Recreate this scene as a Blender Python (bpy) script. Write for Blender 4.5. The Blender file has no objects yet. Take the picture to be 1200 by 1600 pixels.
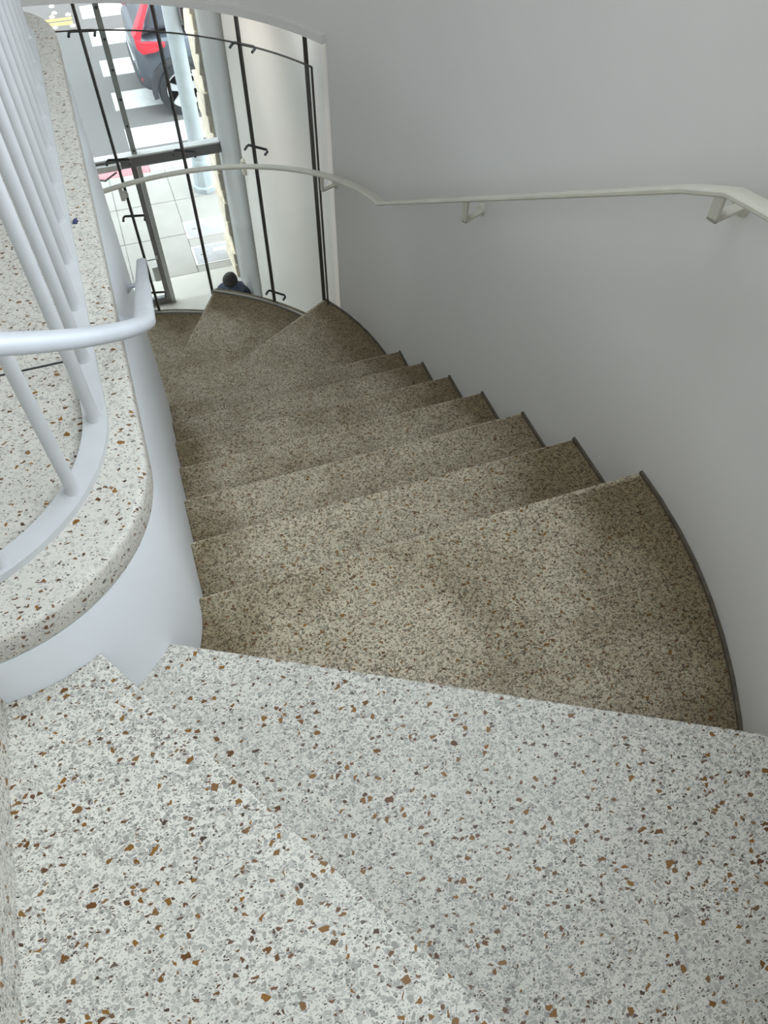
import bpy, bmesh, math, random
from mathutils import Vector, Matrix
random.seed(7)
C = bpy.context.scene.collection
SC = bpy.context.scene
CAMZ = 5.5                      # camera height above the street
PHI = math.radians(19.2)        # plan axes: x across the flight, y down the flight
PITCH = math.atan2(919.0, 1202.0)   # angle between view axis and straight down

# ------------------------------------------------------------------ camera, world, exposure
cam = bpy.data.cameras.new('camera'); cam_o = bpy.data.objects.new('camera', cam); C.objects.link(cam_o)
cam.sensor_fit = 'VERTICAL'; cam.sensor_height = 24.0; cam.lens = 24.0*1202/1600
cam.clip_start = .02; cam.clip_end = 300
cam_o.location = (0, 0, CAMZ); cam_o.rotation_euler = (PITCH, 0, -PHI)
SC.camera = cam_o
w = bpy.data.worlds.new('world'); SC.world = w; w.use_nodes = True
bg = w.node_tree.nodes['Background']; bg.inputs['Color'].default_value = (.92, .97, 1.03, 1); bg.inputs['Strength'].default_value = 4.4
SC.view_settings.view_transform = 'Standard'; SC.view_settings.look = 'None'
SC.view_settings.exposure = 0.2; SC.view_settings.gamma = 1.0; SC.view_settings.use_curve_mapping = False

def portal(name, loc, rot, sx, sy):
    l = bpy.data.lights.new(name, 'AREA'); l.shape = 'RECTANGLE'; l.size = sx; l.size_y = sy; l.cycles.is_portal = True
    o = bpy.data.objects.new(name, l); C.objects.link(o); o.location = loc; o.rotation_euler = rot
    return o

# ------------------------------------------------------------------ materials
def nodes_of(name):
    m = bpy.data.materials.new(name); m.use_nodes = True
    nt = m.node_tree; b = nt.nodes['Principled BSDF']
    return m, nt, b
def N(nt, t, **kw):
    n = nt.nodes.new(t)
    for k, v in kw.items(): setattr(n, k, v)
    return n
def mth(nt, op, a, b=None, c=None):
    n = N(nt, 'ShaderNodeMath', operation=op)
    for i, x in enumerate((a, b, c)):
        if x is None: continue
        if isinstance(x, (int, float)): n.inputs[i].default_value = x
        else: nt.links.new(x, n.inputs[i])
    return n.outputs[0]
def mixc(nt, f, a, b, blend='MIX'):
    n = N(nt, 'ShaderNodeMix', data_type='RGBA', blend_type=blend)
    for i, x in ((0, f), (6, a), (7, b)):
        if isinstance(x, (int, float)): n.inputs[i].default_value = x
        elif isinstance(x, tuple): n.inputs[i].default_value = (*x, 1) if len(x) == 3 else x
        else: nt.links.new(x, n.inputs[i])
    return n.outputs[2]
def ramp(nt, f, stops, interp='LINEAR'):
    n = N(nt, 'ShaderNodeValToRGB'); n.color_ramp.interpolation = interp
    e = n.color_ramp.elements
    while len(e) < len(stops): e.new(.5)
    for i, (p, c) in enumerate(stops): e[i].position = p; e[i].color = (*c, 1)
    nt.links.new(f, n.inputs[0]); return n.outputs[0]
def paint(name, col, rough=.5, var=.05, scale=6, metal=0, bump=.0, bscale=120, spec=.5):
    m, nt, b = nodes_of(name)
    tc = N(nt, 'ShaderNodeTexCoord'); nz = N(nt, 'ShaderNodeTexNoise'); nz.inputs['Scale'].default_value = scale; nz.inputs['Detail'].default_value = 5
    nt.links.new(tc.outputs['Object'], nz.inputs['Vector'])
    lo = tuple(max(0, c*(1-var)) for c in col); hi = tuple(min(1, c*(1+var)) for c in col)
    nt.links.new(ramp(nt, nz.outputs['Fac'], [(.3, lo), (.7, hi)]), b.inputs['Base Color'])
    b.inputs['Roughness'].default_value = rough; b.inputs['Metallic'].default_value = metal; b.inputs['Specular IOR Level'].default_value = spec
    if bump:
        n2 = N(nt, 'ShaderNodeTexNoise'); n2.inputs['Scale'].default_value = bscale; n2.inputs['Detail'].default_value = 3
        nt.links.new(tc.outputs['Object'], n2.inputs['Vector'])
        bp = N(nt, 'ShaderNodeBump'); bp.inputs['Strength'].default_value = bump; bp.inputs['Distance'].default_value = .002
        nt.links.new(n2.outputs['Fac'], bp.inputs['Height']); nt.links.new(bp.outputs['Normal'], b.inputs['Normal'])
    return m

def terrazzo(name, cement, grey_lo, grey_hi, k=1.0, amber=.055, dark=.12, rough=.42, grime=0.0, grime_col=(.2,.17,.12), film=0.0, pits=0.0, greyp=.62):
    """chips of grey marble, amber and dark brown stone in cement; k scales the chip size"""
    m, nt, b = nodes_of(name); L = nt.links
    tc = N(nt, 'ShaderNodeTexCoord')
    wn = N(nt, 'ShaderNodeTexNoise'); wn.inputs['Scale'].default_value = 90/k; wn.inputs['Detail'].default_value = 2
    L.new(tc.outputs['Object'], wn.inputs['Vector'])
    sub = N(nt, 'ShaderNodeVectorMath', operation='SUBTRACT'); L.new(wn.outputs['Color'], sub.inputs[0]); sub.inputs[1].default_value = (.5, .5, .5)
    scl = N(nt, 'ShaderNodeVectorMath', operation='SCALE'); L.new(sub.outputs[0], scl.inputs[0]); scl.inputs['Scale'].default_value = .008*k
    add = N(nt, 'ShaderNodeVectorMath', operation='ADD'); L.new(tc.outputs['Object'], add.inputs[0]); L.new(scl.outputs[0], add.inputs[1])
    vec = add.outputs[0]
    def layer(scale, thr, prob, off, stretch=(1, 1, 1), rotz=0, cheap=False):
        mp = N(nt, 'ShaderNodeMapping'); mp.inputs['Location'].default_value = (off, off*1.7, off*.6); mp.inputs['Scale'].default_value = stretch
        mp.inputs['Rotation'].default_value = (.3, .2, rotz)
        L.new(vec, mp.inputs['Vector'])
        vc = N(nt, 'ShaderNodeTexVoronoi', feature='F1'); vc.inputs['Scale'].default_value = scale/k
        L.new(mp.outputs[0], vc.inputs['Vector'])
        sp = N(nt, 'ShaderNodeSeparateColor'); L.new(vc.outputs['Color'], sp.inputs[0])
        if cheap:
            edge = mth(nt, 'LESS_THAN', vc.outputs['Distance'], mth(nt, 'MULTIPLY_ADD', sp.outputs[2], .22, thr))
        else:
            ve = N(nt, 'ShaderNodeTexVoronoi', feature='DISTANCE_TO_EDGE'); ve.inputs['Scale'].default_value = scale/k
            L.new(mp.outputs[0], ve.inputs['Vector'])
            edge = mth(nt, 'GREATER_THAN', ve.outputs['Distance'], mth(nt, 'MULTIPLY_ADD', sp.outputs[2], thr*.9, thr*.55))
        return mth(nt, 'MULTIPLY', edge, mth(nt, 'LESS_THAN', sp.outputs[0], prob)), sp.outputs[1]
    col = None
    cn = N(nt, 'ShaderNodeTexNoise'); cn.inputs['Scale'].default_value = 9; cn.inputs['Detail'].default_value = 4
    L.new(tc.outputs['Object'], cn.inputs['Vector'])
    col = ramp(nt, cn.outputs['Fac'], [(.3, tuple(c*.93 for c in cement)), (.7, tuple(min(1, c*1.05) for c in cement))])
    for scale, thr, pr, off, st, rz, ch in ((300, .30, greyp, 3.1, (1, 1.4, 1.2), .5, True), (140, .09, greyp*.75, 9.4, (1, 1.35, 1.1), 1.1, False), (90, .30, greyp*.3, 5.2, (1.3, 1, 1), 2.1, True)):
        mk, rn = layer(scale, thr, pr, off, st, rz, ch)
        col = mixc(nt, mk, col, ramp(nt, rn, [(0, grey_lo), (.6, tuple((a+c)/2 for a, c in zip(grey_lo, grey_hi))), (1, grey_hi)]))
    if film:   # soft worn film of dust
        fn = N(nt, 'ShaderNodeTexNoise'); fn.inputs['Scale'].default_value = 3.1; fn.inputs['Detail'].default_value = 6; fn.inputs['Roughness'].default_value = .65
        L.new(tc.outputs['Object'], fn.inputs['Vector'])
        col = mixc(nt, mth(nt, 'MULTIPLY', ramp(nt, fn.outputs['Fac'], [(.42, (0, 0, 0)), (.62, (1, 1, 1))]), film), col, tuple(c*.92 for c in cement))
    mk, rn = layer(230, .24, dark, 21.3, (1, 1.9, 1.4), .9, True)
    col = mixc(nt, mk, col, ramp(nt, rn, [(0, (.035, .026, .022)), (.5, (.10, .05, .025)), (1, (.09, .085, .085))]))
    mk, rn = layer(120, .15, dark*.45, 27.9, (1, 1.5, 1.2), 2.4)
    col = mixc(nt, mk, col, ramp(nt, rn, [(0, (.05, .03, .02)), (.6, (.16, .075, .028)), (1, (.11, .09, .08))]))
    mk, rn = layer(82, .20, amber, 33.7, (1, 1.25, 1.2), 1.7)
    col = mixc(nt, mk, col, ramp(nt, rn, [(0, (.10, .040, .010)), (.5, (.23, .105, .012)), (1, (.19, .10, .035))]))
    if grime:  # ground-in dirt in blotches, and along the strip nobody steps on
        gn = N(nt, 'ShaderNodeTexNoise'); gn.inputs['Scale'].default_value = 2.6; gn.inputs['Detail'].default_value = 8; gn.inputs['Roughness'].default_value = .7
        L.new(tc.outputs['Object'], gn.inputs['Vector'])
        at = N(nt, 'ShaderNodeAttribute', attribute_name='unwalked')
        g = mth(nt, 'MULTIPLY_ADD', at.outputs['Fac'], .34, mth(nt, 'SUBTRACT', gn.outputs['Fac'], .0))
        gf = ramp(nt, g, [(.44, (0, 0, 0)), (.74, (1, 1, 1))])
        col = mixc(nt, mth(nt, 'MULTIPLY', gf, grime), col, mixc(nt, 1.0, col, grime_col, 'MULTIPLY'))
    L.new(col, b.inputs['Base Color'])
    b.inputs['Roughness'].default_value = rough; b.inputs['Specular IOR Level'].default_value = .35
    if pits:
        pn = N(nt, 'ShaderNodeTexNoise'); pn.inputs['Scale'].default_value = 420; pn.inputs['Detail'].default_value = 2
        L.new(tc.outputs['Object'], pn.inputs['Vector'])
        bp = N(nt, 'ShaderNodeBump'); bp.inputs['Strength'].default_value = pits; bp.inputs['Distance'].default_value = .0015
        L.new(pn.outputs['Fac'], bp.inputs['Height']); L.new(bp.outputs['Normal'], b.inputs['Normal'])
    return m

def glass(name, tint=(.96, .98, .98), k=.9):
    m = bpy.data.materials.new(name); m.use_nodes = True; nt = m.node_tree; nt.nodes.clear()
    out = N(nt, 'ShaderNodeOutputMaterial'); tr = N(nt, 'ShaderNodeBsdfTransparent'); tr.inputs[0].default_value = (*tint, 1)
    gl = N(nt, 'ShaderNodeBsdfGlossy'); gl.inputs['Roughness'].default_value = .02
    fr = N(nt, 'ShaderNodeFresnel'); fr.inputs[0].default_value = 1.45
    mx = N(nt, 'ShaderNodeMixShader'); ge_ = N(nt, 'ShaderNodeNewGeometry')
    nt.links.new(mth(nt, 'MULTIPLY', mth(nt, 'MULTIPLY', fr.outputs[0], k), mth(nt, 'SUBTRACT', 1.0, ge_.outputs['Backfacing'])), mx.inputs[0])
    nt.links.new(tr.outputs[0], mx.inputs[1]); nt.links.new(gl.outputs[0], mx.inputs[2]); nt.links.new(mx.outputs[0], out.inputs[0])
    return m

M = {}
M['wall'] = paint('wall_paint', (.73, .712, .685), .55, .012, 2.5, bump=.06, bscale=90)
M['fascia'] = paint('white_gloss_paint', (.80, .83, .87), .38, .012, 3)
M['polished'] = terrazzo('terrazzo_polished', (.66, .64, .575), (.27, .262, .24), (.50, .485, .445), k=1.0, amber=.11, dark=.20, rough=.38, film=.25, greyp=.75)
M['landing'] = terrazzo('terrazzo_landing', (.58, .555, .50), (.36, .35, .325), (.52, .505, .465), k=1.0, amber=.075, dark=.2, rough=.42, film=.3, greyp=.5)
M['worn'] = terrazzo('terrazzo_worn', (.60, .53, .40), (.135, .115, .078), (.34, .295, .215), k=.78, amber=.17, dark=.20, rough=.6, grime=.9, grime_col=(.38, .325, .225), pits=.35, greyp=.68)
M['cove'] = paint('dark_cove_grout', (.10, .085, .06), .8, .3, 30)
M['rail_cream'] = paint('cream_enamel', (.60, .58, .50), .4, .05, 12)
M['rail_white'] = paint('white_enamel', (.47, .49, .52), .36, .06, 14, bump=.1, bscale=60)
M['steel_white'] = paint('grey_white_enamel', (.52, .53, .535), .38, .03, 20)
M['joint'] = paint('dark_sealant', (.045, .036, .030), .5)
M['black'] = paint('black_metal', (.018, .018, .020), .4)
M['glass'] = glass('clear_glass')
M['metal'] = paint('brushed_metal', (.42, .42, .41), .35, .06, 30, metal=.7)
M['darkmetal'] = paint('dark_bronze_metal', (.16, .15, .15), .4, .08, 30, metal=.5)
M['marble'] = paint('lobby_wall_plaster', (.86, .81, .755), .4, .05, 1.6)
M['lobby_grey'] = paint('grey_render', (.38, .375, .36), .6, .08, 2.0)
M['stone'] = paint('sandstone', (.84, .72, .56), .85, .2, 14, bump=.8, bscale=18)
M['lobby_floor'] = paint('pale_paving', (.58, .54, .48), .7, .05, 5)
M['concrete'] = paint('sidewalk_concrete', (.385, .355, .32), .9, .06, 4, bump=.2)
M['curb'] = paint('curb_concrete', (.60, .58, .56), .9, .06, 6)
M['redcurb'] = paint('red_curb_paint', (.62, .22, .24), .8, .15, 12)
M['asphalt'] = paint('asphalt', (.155, .143, .135), .95, .25, 60, bump=.4, bscale=200)
M['roadwhite'] = paint('road_paint_white', (.62, .61, .59), .85, .10, 14)
M['roadyellow'] = paint('road_paint_yellow', (.75, .52, .12), .85, .1, 14)
M['ceramic'] = paint('ceramic_marker', (.85, .72, .55), .4, .08, 20)
M['galv'] = paint('galvanised_pole', (.46, .50, .52), .55, .08, 9)
M['carpaint'] = paint('car_paint_grey_blue', (.135, .15, .175), .25, .03, 4, metal=.35)
M['cladding'] = paint('car_black_cladding', (.05, .05, .055), .6)
M['tyre'] = paint('tyre_rubber', (.03, .03, .032), .8)
M['alloy'] = paint('wheel_alloy', (.62, .62, .63), .3, .04, 20, metal=.5)
M['tail'] = paint('tail_lamp_red', (.75, .05, .07), .2, .08, 8)
M['carglass'] = paint('car_window', (.10, .115, .14), .08)
M['cover'] = paint('utility_cover', (.44, .42, .42), .9, .1, 20)
M['coverlight'] = paint('cover_frame', (.72, .70, .68), .8, .05, 20)
M['hair'] = paint('dark_hair', (.022, .018, .017), .6, .3, 40)
M['skin'] = paint('skin', (.42, .27, .20), .55)
M['jacket'] = paint('navy_fleece', (.055, .065, .11), .95, .5, 26, bump=.6, bscale=70)
M['trousers'] = paint('grey_trousers', (.12, .12, .13), .9, .15, 18)
M['ceil'] = paint('ceiling_white', (.80, .80, .78), .7, .02, 3)
M['blue'] = paint('blue_scrap', (.03, .04, .12), .6)
M['lamp'] = paint('cream_lamp_shade', (.80, .74, .62), .5)

# ------------------------------------------------------------------ helpers
def tag(o, label=None, cat=None, group=None, kind=None):
    if label: o['label'] = label
    if cat: o['category'] = cat
    if group: o['group'] = group
    if kind: o['kind'] = kind
    return o
def empty(name, loc):
    o = bpy.data.objects.new(name, None); C.objects.link(o); o.location = loc; o.empty_display_size = .1
    return o
def wloc(o):
    v = Vector((0, 0, 0))
    while o: v = v + o.location; o = o.parent
    return v
def link(name, me, mat, parent=None, smooth=False):
    if mat and not me.materials: me.materials.append(mat)
    if smooth:
        for p in me.polygons: p.use_smooth = True
        me.set_sharp_from_angle(angle=math.radians(38))
    o = bpy.data.objects.new(name, me); C.objects.link(o)
    if parent: o.parent = parent
    return o
def obj(name, V, F, mat, parent=None, smooth=False, bevel=0, seg=2):
    """V in world coordinates; kept so under any parent"""
    me = bpy.data.meshes.new(name)
    off = wloc(parent) if parent else Vector((0, 0, 0))
    me.from_pydata([tuple(Vector(v)-off) for v in V], [], F); me.update()
    bm = bmesh.new(); bm.from_mesh(me); bmesh.ops.recalc_face_normals(bm, faces=bm.faces)
    if bevel:
        ed = [e for e in bm.edges if len(e.link_faces) == 2 and e.calc_face_angle(0) > math.radians(50)]
        bmesh.ops.bevel(bm, geom=ed, offset=bevel, segments=seg, affect='EDGES', profile=.5)
    bm.to_mesh(me); bm.free()
    return link(name, me, mat, parent, smooth or bool(bevel))
def boxv(x0, x1, y0, y1, z0, z1):
    V = [(x, y, z) for z in (z0, z1) for y in (y0, y1) for x in (x0, x1)]
    return V, [(0, 2, 3, 1), (4, 5, 7, 6), (0, 1, 5, 4), (2, 6, 7, 3), (0, 4, 6, 2), (1, 3, 7, 5)]
def box(name, x0, x1, y0, y1, z0, z1, mat, parent=None, bevel=0, seg=2):
    return obj(name, *boxv(x0, x1, y0, y1, z0, z1), mat, parent, bevel=bevel, seg=seg)
def boxes(name, rects, mat):
    V = []; F = []
    for q in rects:
        v, f = boxv(*q); n = len(V); V += v; F += [tuple(i+n for i in g) for g in f]
    return obj(name, V, F, mat)
def prism(name, poly, z0, z1, mat, parent=None, bevel=0, seg=2, smooth=False):
    n = len(poly)
    V = [(x, y, z0) for x, y in poly]+[(x, y, z1) for x, y in poly]
    F = [tuple(range(n-1, -1, -1)), tuple(range(n, 2*n))]+[(i, (i+1) % n, n+(i+1) % n, n+i) for i in range(n)]
    return obj(name, V, F, mat, parent, bevel=bevel, seg=seg, smooth=smooth)
def strip(name, a, b, z0, z1, mat, parent=None, smooth=True):
    """wall between plan polylines a and b, from z0 to z1"""
    n = len(a)
    V = [(x, y, z) for z in (z0, z1) for P in (a, b) for x, y in P]
    F = []
    for i in range(n-1):
        A0, A1, B0, B1 = i, i+1, n+i, n+i+1; T = 2*n
        F += [(A0, A1, A1+T, A0+T), (B1, B0, B0+T, B1+T), (A0+T, A1+T, B1+T, B0+T), (A1, A0, B0, B1)]
    F += [(0, 2*n, 3*n, n), (n-1, 2*n-1, 4*n-1, 3*n-1)]
    return obj(name, V, F, mat, parent, smooth=smooth)
def sweep(name, path, prof, mat, parent=None, closed=True, cap=True):
    """sweep a (side, up) profile along a 3-D path, kept level"""
    path = [Vector(p) for p in path]; n = len(path); m = len(prof); V = []; F = []
    for i, p in enumerate(path):
        t = (path[min(i+1, n-1)]-path[max(i-1, 0)]).normalized()
        side = t.cross(Vector((0, 0, 1)))
        if side.length < 1e-3: side = Vector((1, 0, 0))
        side.normalize(); up = side.cross(t).normalized()
        V += [p+side*u+up*v for u, v in prof]
    for i in range(n-1):
        for j in range(m):
            k = (j+1) % m; F.append((i*m+j, i*m+k, (i+1)*m+k, (i+1)*m+j))
    if cap: F += [tuple(range(m-1, -1, -1)), tuple(range((n-1)*m, n*m))]
    return obj(name, V, F, mat, parent, smooth=True)
def ell(a, b, n=14, p=1.0):
    out = []
    for i in range(n):
        t = 2*math.pi*(i+.5)/n; c, s = math.cos(t), math.sin(t)
        out.append((a*math.copysign(abs(c)**p, c), b*math.copysign(abs(s)**p, s)))
    return out
def tube(name, path, r, mat, parent=None, n=10): return sweep(name, path, ell(r, r, n), mat, parent)
def lathe(name, cx, cy, prof, mat, parent=None, n=24):
    V = []; F = []; m = len(prof)
    for r, z in prof:
        V += [(cx+r*math.cos(2*math.pi*i/n), cy+r*math.sin(2*math.pi*i/n), z) for i in range(n)]
    for j in range(m-1):
        for i in range(n): F.append((j*n+i, j*n+(i+1) % n, (j+1)*n+(i+1) % n, (j+1)*n+i))
    F += [tuple(range(n-1, -1, -1)), tuple(range((m-1)*n, m*n))]
    return obj(name, V, F, mat, parent, smooth=True)
def arc(c, r, a0, a1, step=2.0):
    n = max(2, int(abs(a1-a0)/step)+1)
    return [(c[0]+r*math.cos(math.radians(a0+(a1-a0)*i/(n-1))), c[1]+r*math.sin(math.radians(a0+(a1-a0)*i/(n-1)))) for i in range(n)]

# plan of the stair: inner core line and outer wall line, both running downstairs
NI, RI = (-.41, .99), .312
FI = (-.41, 2.84)
NO, RO = (-.271, .971), 1.327
FO, RF = (-.375, 2.84), 1.431
def inner_path(off=0.0, a0=-90):
    r = RI+off
    return arc(NI, r, a0, 0)+[(NI[0]+r, 1.0+.1*i) for i in range(1, 18)]+arc(FI, r, 0, 90)+[(-.6-.2*i, FI[1]+r) for i in range(0, 14)]
TA = math.radians(-31); TD = (math.sin(TA), -math.cos(TA)); TL = 1.3     # near wall leaves the arc along its tangent
def slant(t, off=0.0): return (NO[0]+(RO+off)*math.cos(TA)+TD[0]*t, NO[1]+(RO+off)*math.sin(TA)+TD[1]*t)
def outer_path(off=0.0, full=True):
    e = slant(TL, off); back = [(-1.2, e[1]), (-.6, e[1]), (-.2, e[1])] if full else []
    return back+[slant(TL*(1-i/12), off) for i in range(13) if full or TL*(1-i/12) < .22]+arc(NO, RO+off, -29, 0)+[(1.056+off, 1.0+.1*i) for i in range(1, 18)]+arc(FO, RF+off, 0, 90)+[(-.5-.2*i, FO[1]+RF+off) for i in range(0, 16)]
INN, OUT = inner_path(-.004, -105), outer_path(.004)
LAND = CAMZ-.9975; RISE = .175
def zt(k): return LAND-RISE*(k+2)          # k=-1: first winder, 0: second, 1..: worn flight
def nose(k):
    if k == -2: return (-.41, .99), -90
    if k == -1: return (-.41, .98), -58.8
    if k == 0: return (-.41, .943), -28.6
    if k <= 7: return (-.41, 1.005+.2975*(k-1)), 0
    if k == 8: return (-.35, 2.80), 31.2
    if k == 9: return (-.41, 2.80), 60.4
    return (-.41-.285*(k-10), 2.80), 90
def hit(path, k, back=0.0):
    (px, py), a = nose(k); dx, dy = math.cos(math.radians(a)), math.sin(math.radians(a))
    px += dy*back; py -= dx*back            # shift the line upstairs
    for i in range(len(path)-1):
        c0 = dx*(path[i][1]-py)-dy*(path[i][0]-px); c1 = dx*(path[i+1][1]-py)-dy*(path[i+1][0]-px)
        if (c0 <= 0) != (c1 <= 0):
            t = c0/(c0-c1); x = path[i][0]+t*(path[i+1][0]-path[i][0]); y = path[i][1]+t*(path[i+1][1]-path[i][1])
            if (x-px)*dx+(y-py)*dy > -.05: return i+t, (x, y)
    raise RuntimeError('no hit %s' % k)
def between(path, k0, k1, b0, b1):
    (i0, p0), (i1, p1) = hit(path, k0, b0), hit(path, k1, b1)
    mid = [path[i] for i in range(int(math.floor(i0))+1, int(math.floor(i1))+1)]
    pts = [p0]
    for q in mid+[p1]:
        if math.dist(q, pts[-1]) > .004: pts.append(q)
    return pts

# ------------------------------------------------------------------ the setting
# outer stair wall: solid below a long high window, closed again at its far end
TOP = 7.25; SILL = 5.28; WTOP = 6.95
wa, wb = outer_path(0), outer_path(.16)
i0 = 3; wa, wb = wa[i0:], wb[i0:]           # from the corner with the back wall
cut = [i for i, p in enumerate(wa) if p[1] > 2.84 and math.degrees(math.atan2(p[1]-FO[1], p[0]-FO[0])) > 25.4][0]
end = [i for i, p in enumerate(wa) if p[1] > 2.45][0]
wallR = strip('wall_right', wa[:cut], wb[:cut], 0, SILL, M['wall']); tag(wallR, 'smooth pale grey curved stair wall carrying the cream handrail', 'wall', kind='structure')
tag(strip('wall_right_end', wa[end:cut], wb[end:cut], SILL, TOP, M['wall']), 'grey wall at the end of the high side window', 'wall', kind='structure')
tag(strip('wall_right_lintel', wa[:end+1], wb[:end+1], WTOP, TOP, M['wall']), 'grey wall above the high side window', 'wall', kind='structure')
HEAD = CAMZ-1.375
hd = strip('wall_header', wa[cut-1:], wb[cut-1:], HEAD, TOP, M['wall']); tag(hd, 'curved pale wall band above the stair window', 'wall', kind='structure')
la, lb = outer_path(-.022)[i0:], outer_path(.0)[i0:]
lp = strip('trim_1', la[cut-1:], lb[cut-1:], HEAD, HEAD+.035, M['wall']); tag(lp, 'narrow curved ledge along the head of the stair window', 'trim', kind='structure')
bx0, by0 = slant(TL)
tag(box('wall_back', -4.6, bx0+.05, by0-.16, by0, 0, TOP, M['wall']), 'wall behind the upper landing', 'wall', kind='structure')
LW = (.2, 1.7, 5.35, 6.7)            # unseen window added past the landing to brighten the right stair wall
tag(boxes('wall_end', [(-4.75, -4.6, y0, y1, z0_, z1_) for y0, y1, z0_, z1_ in ((by0-.16, LW[0], 0, TOP), (LW[1], 4.43, 0, TOP), (LW[0], LW[1], 0, LW[2]), (LW[0], LW[1], LW[3], TOP))], M['wall']), 'wall around the added window at the far end of the landing', 'wall', kind='structure')
we_ = empty('fill_window', (-4.68, 1.1, 5.35)); tag(we_, 'unseen clear window added at the far end of the landing to brighten the stair wall', 'window', kind='structure')
box('pane', -4.68, -4.672, LW[0], LW[1], LW[2], LW[3], M['glass'], we_)
SK = (-.05, .95, .1, 1.8)           # unseen skylight, added for more light on the upper flight
tag(boxes('ceiling', [(x0, x1, y0, y1, TOP, TOP+.2) for x0, x1, y0, y1 in ((-4.75, SK[0], by0-.16, 4.43), (SK[1], 1.22, by0-.16, 4.43), (SK[0], SK[1], by0-.16, SK[2]), (SK[0], SK[1], SK[3], 4.43))], M['ceil']), 'white ceiling around the added skylight over the stair', 'ceiling', kind='structure')
sl_ = empty('fill_skylight', (.4, 1.0, TOP)); tag(sl_, 'unseen clear skylight added in the ceiling to light the upper flight', 'window', kind='structure')
box('pane', SK[0], SK[1], SK[2], SK[3], TOP+.15, TOP+.158, M['glass'], sl_)
sk_ = empty('window_3', (1.1, .9, SILL)); tag(sk_, 'long high side window over the stair wall', 'window', kind='structure')
pa, pb = outer_path(.076)[i0:], outer_path(.084)[i0:]
cuts = [0, 6, 12, 18, 24, end]
cuts = sorted(set(min(c, end) for c in cuts))
for c0, c1 in zip(cuts, cuts[1:]):
    strip('pane', pa[c0:c1+1], pb[c0:c1+1], SILL, WTOP, M['glass'], sk_)
    strip('mullion', [pa[c0], (pa[c0][0]*.9+pa[c0+1][0]*.1, pa[c0][1]*.9+pa[c0+1][1]*.1)], [pb[c0], (pb[c0][0]*.9+pb[c0+1][0]*.1, pb[c0][1]*.9+pb[c0+1][1]*.1)], SILL, WTOP, M['metal'], sk_)
# upper landing slab with its rounded nose
lpath = inner_path(0, -90)
lpoly = [(-.41, by0)]+lpath+[(-4.6, lpath[-1][1]), (-4.6, by0)]
slab = prism('floor', lpoly, LAND-.063, LAND, M['landing'], bevel=.011, seg=3)
tag(slab, 'speckled terrazzo upper landing with a rounded edge behind the white railing', 'floor', kind='structure')
box('divider_strip', -1.9, -.205, 1.262, 1.2665, LAND-.002, LAND+.0012, M['black'], slab)
# white fascia / core wall under the landing
ia, ib = inner_path(-.003, -90), inner_path(-.12, -90)
fa = strip('wall_left', ia, ib, 0, LAND-.062, M['fascia']); tag(fa, 'white glossy curved core wall under the landing edge', 'wall', kind='structure')

# ------------------------------------------------------------------ the staircase
st = empty('staircase', (0.3, 1.5, 0)); tag(st, 'winding terrazzo staircase with pale upper winders and worn brown lower treads', 'staircase')
for k in range(-1, 15):
    over = .018
    zi = zt(k); pi = between(INN, k-1, k, .02, 0); po = between(OUT, k-1, k, .02, 0)
    poly = pi+po[::-1]
    pol = k <= 0
    # tread as a triangulated plate with a grid between the two curves
    def resample(P, n):
        L = [0]
        for a, b in zip(P, P[1:]): L.append(L[-1]+math.dist(a, b))
        out = []
        for i in range(n):
            t = L[-1]*(i/(n-1) if n < 12 else (i/(n-2)*.972 if i < n-1 else 1.0)); j = 0
            while j < len(L)-2 and L[j+1] < t: j += 1
            u = (t-L[j])/max(1e-9, L[j+1]-L[j]); out.append((P[j][0]+u*(P[j+1][0]-P[j][0]), P[j][1]+u*(P[j+1][1]-P[j][1])))
        return out
    nu, nv = 15, 22
    A, B = resample(pi, nu), resample(po, nu)
    V = []; F = []; W = []
    for zz in (zi, zi-.045):
        for i in range(nu):
            for j in range(nv):
                t = j/(nv-1); x = A[i][0]+t*(B[i][0]-A[i][0]); y = A[i][1]+t*(B[i][1]-A[i][1])
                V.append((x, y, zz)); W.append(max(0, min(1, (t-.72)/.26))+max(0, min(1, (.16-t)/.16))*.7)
    T = nu*nv
    for i in range(nu-1):
        for j in range(nv-1):
            a = i*nv+j; F.append((a, a+1, a+nv+1, a+nv)); F.append((T+a, T+a+nv, T+a+nv+1, T+a+1))
    for i in range(nu-1):
        for j in (0, nv-1): a = i*nv+j; F.append((a, a+nv, T+a+nv, T+a))
    for j in range(nv-1):
        for i in (0, nu-1): a = i*nv+j; F.append((a, a+1, T+a+1, T+a))
    off = wloc(st); me = bpy.data.meshes.new('tread'); me.from_pydata([tuple(Vector(v)-off) for v in V], [], F); me.update()
    bm = bmesh.new(); bm.from_mesh(me); bmesh.ops.recalc_face_normals(bm, faces=bm.faces); bm.to_mesh(me); bm.free()
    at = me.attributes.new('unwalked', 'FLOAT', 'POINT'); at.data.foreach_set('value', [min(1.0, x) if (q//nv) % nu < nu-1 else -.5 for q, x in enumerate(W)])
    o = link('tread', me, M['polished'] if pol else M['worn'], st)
    bv = o.modifiers.new('bevel', 'BEVEL'); bv.width = .005; bv.segments = 2; bv.limit_method = 'ANGLE'; bv.angle_limit = math.radians(60)
    # riser block
    r1, r2 = between(INN, k-1, k, .02, over), between(OUT, k-1, k, .02, over)
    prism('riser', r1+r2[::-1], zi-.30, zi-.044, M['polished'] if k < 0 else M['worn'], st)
    # small terrazzo cove against the outer wall
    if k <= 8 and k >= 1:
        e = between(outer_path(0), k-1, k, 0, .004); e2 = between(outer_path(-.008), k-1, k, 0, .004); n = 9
        strip('cove', resample(e, n), resample(e2, n), zi-.002, zi+.009, M['cove'], st)
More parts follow.
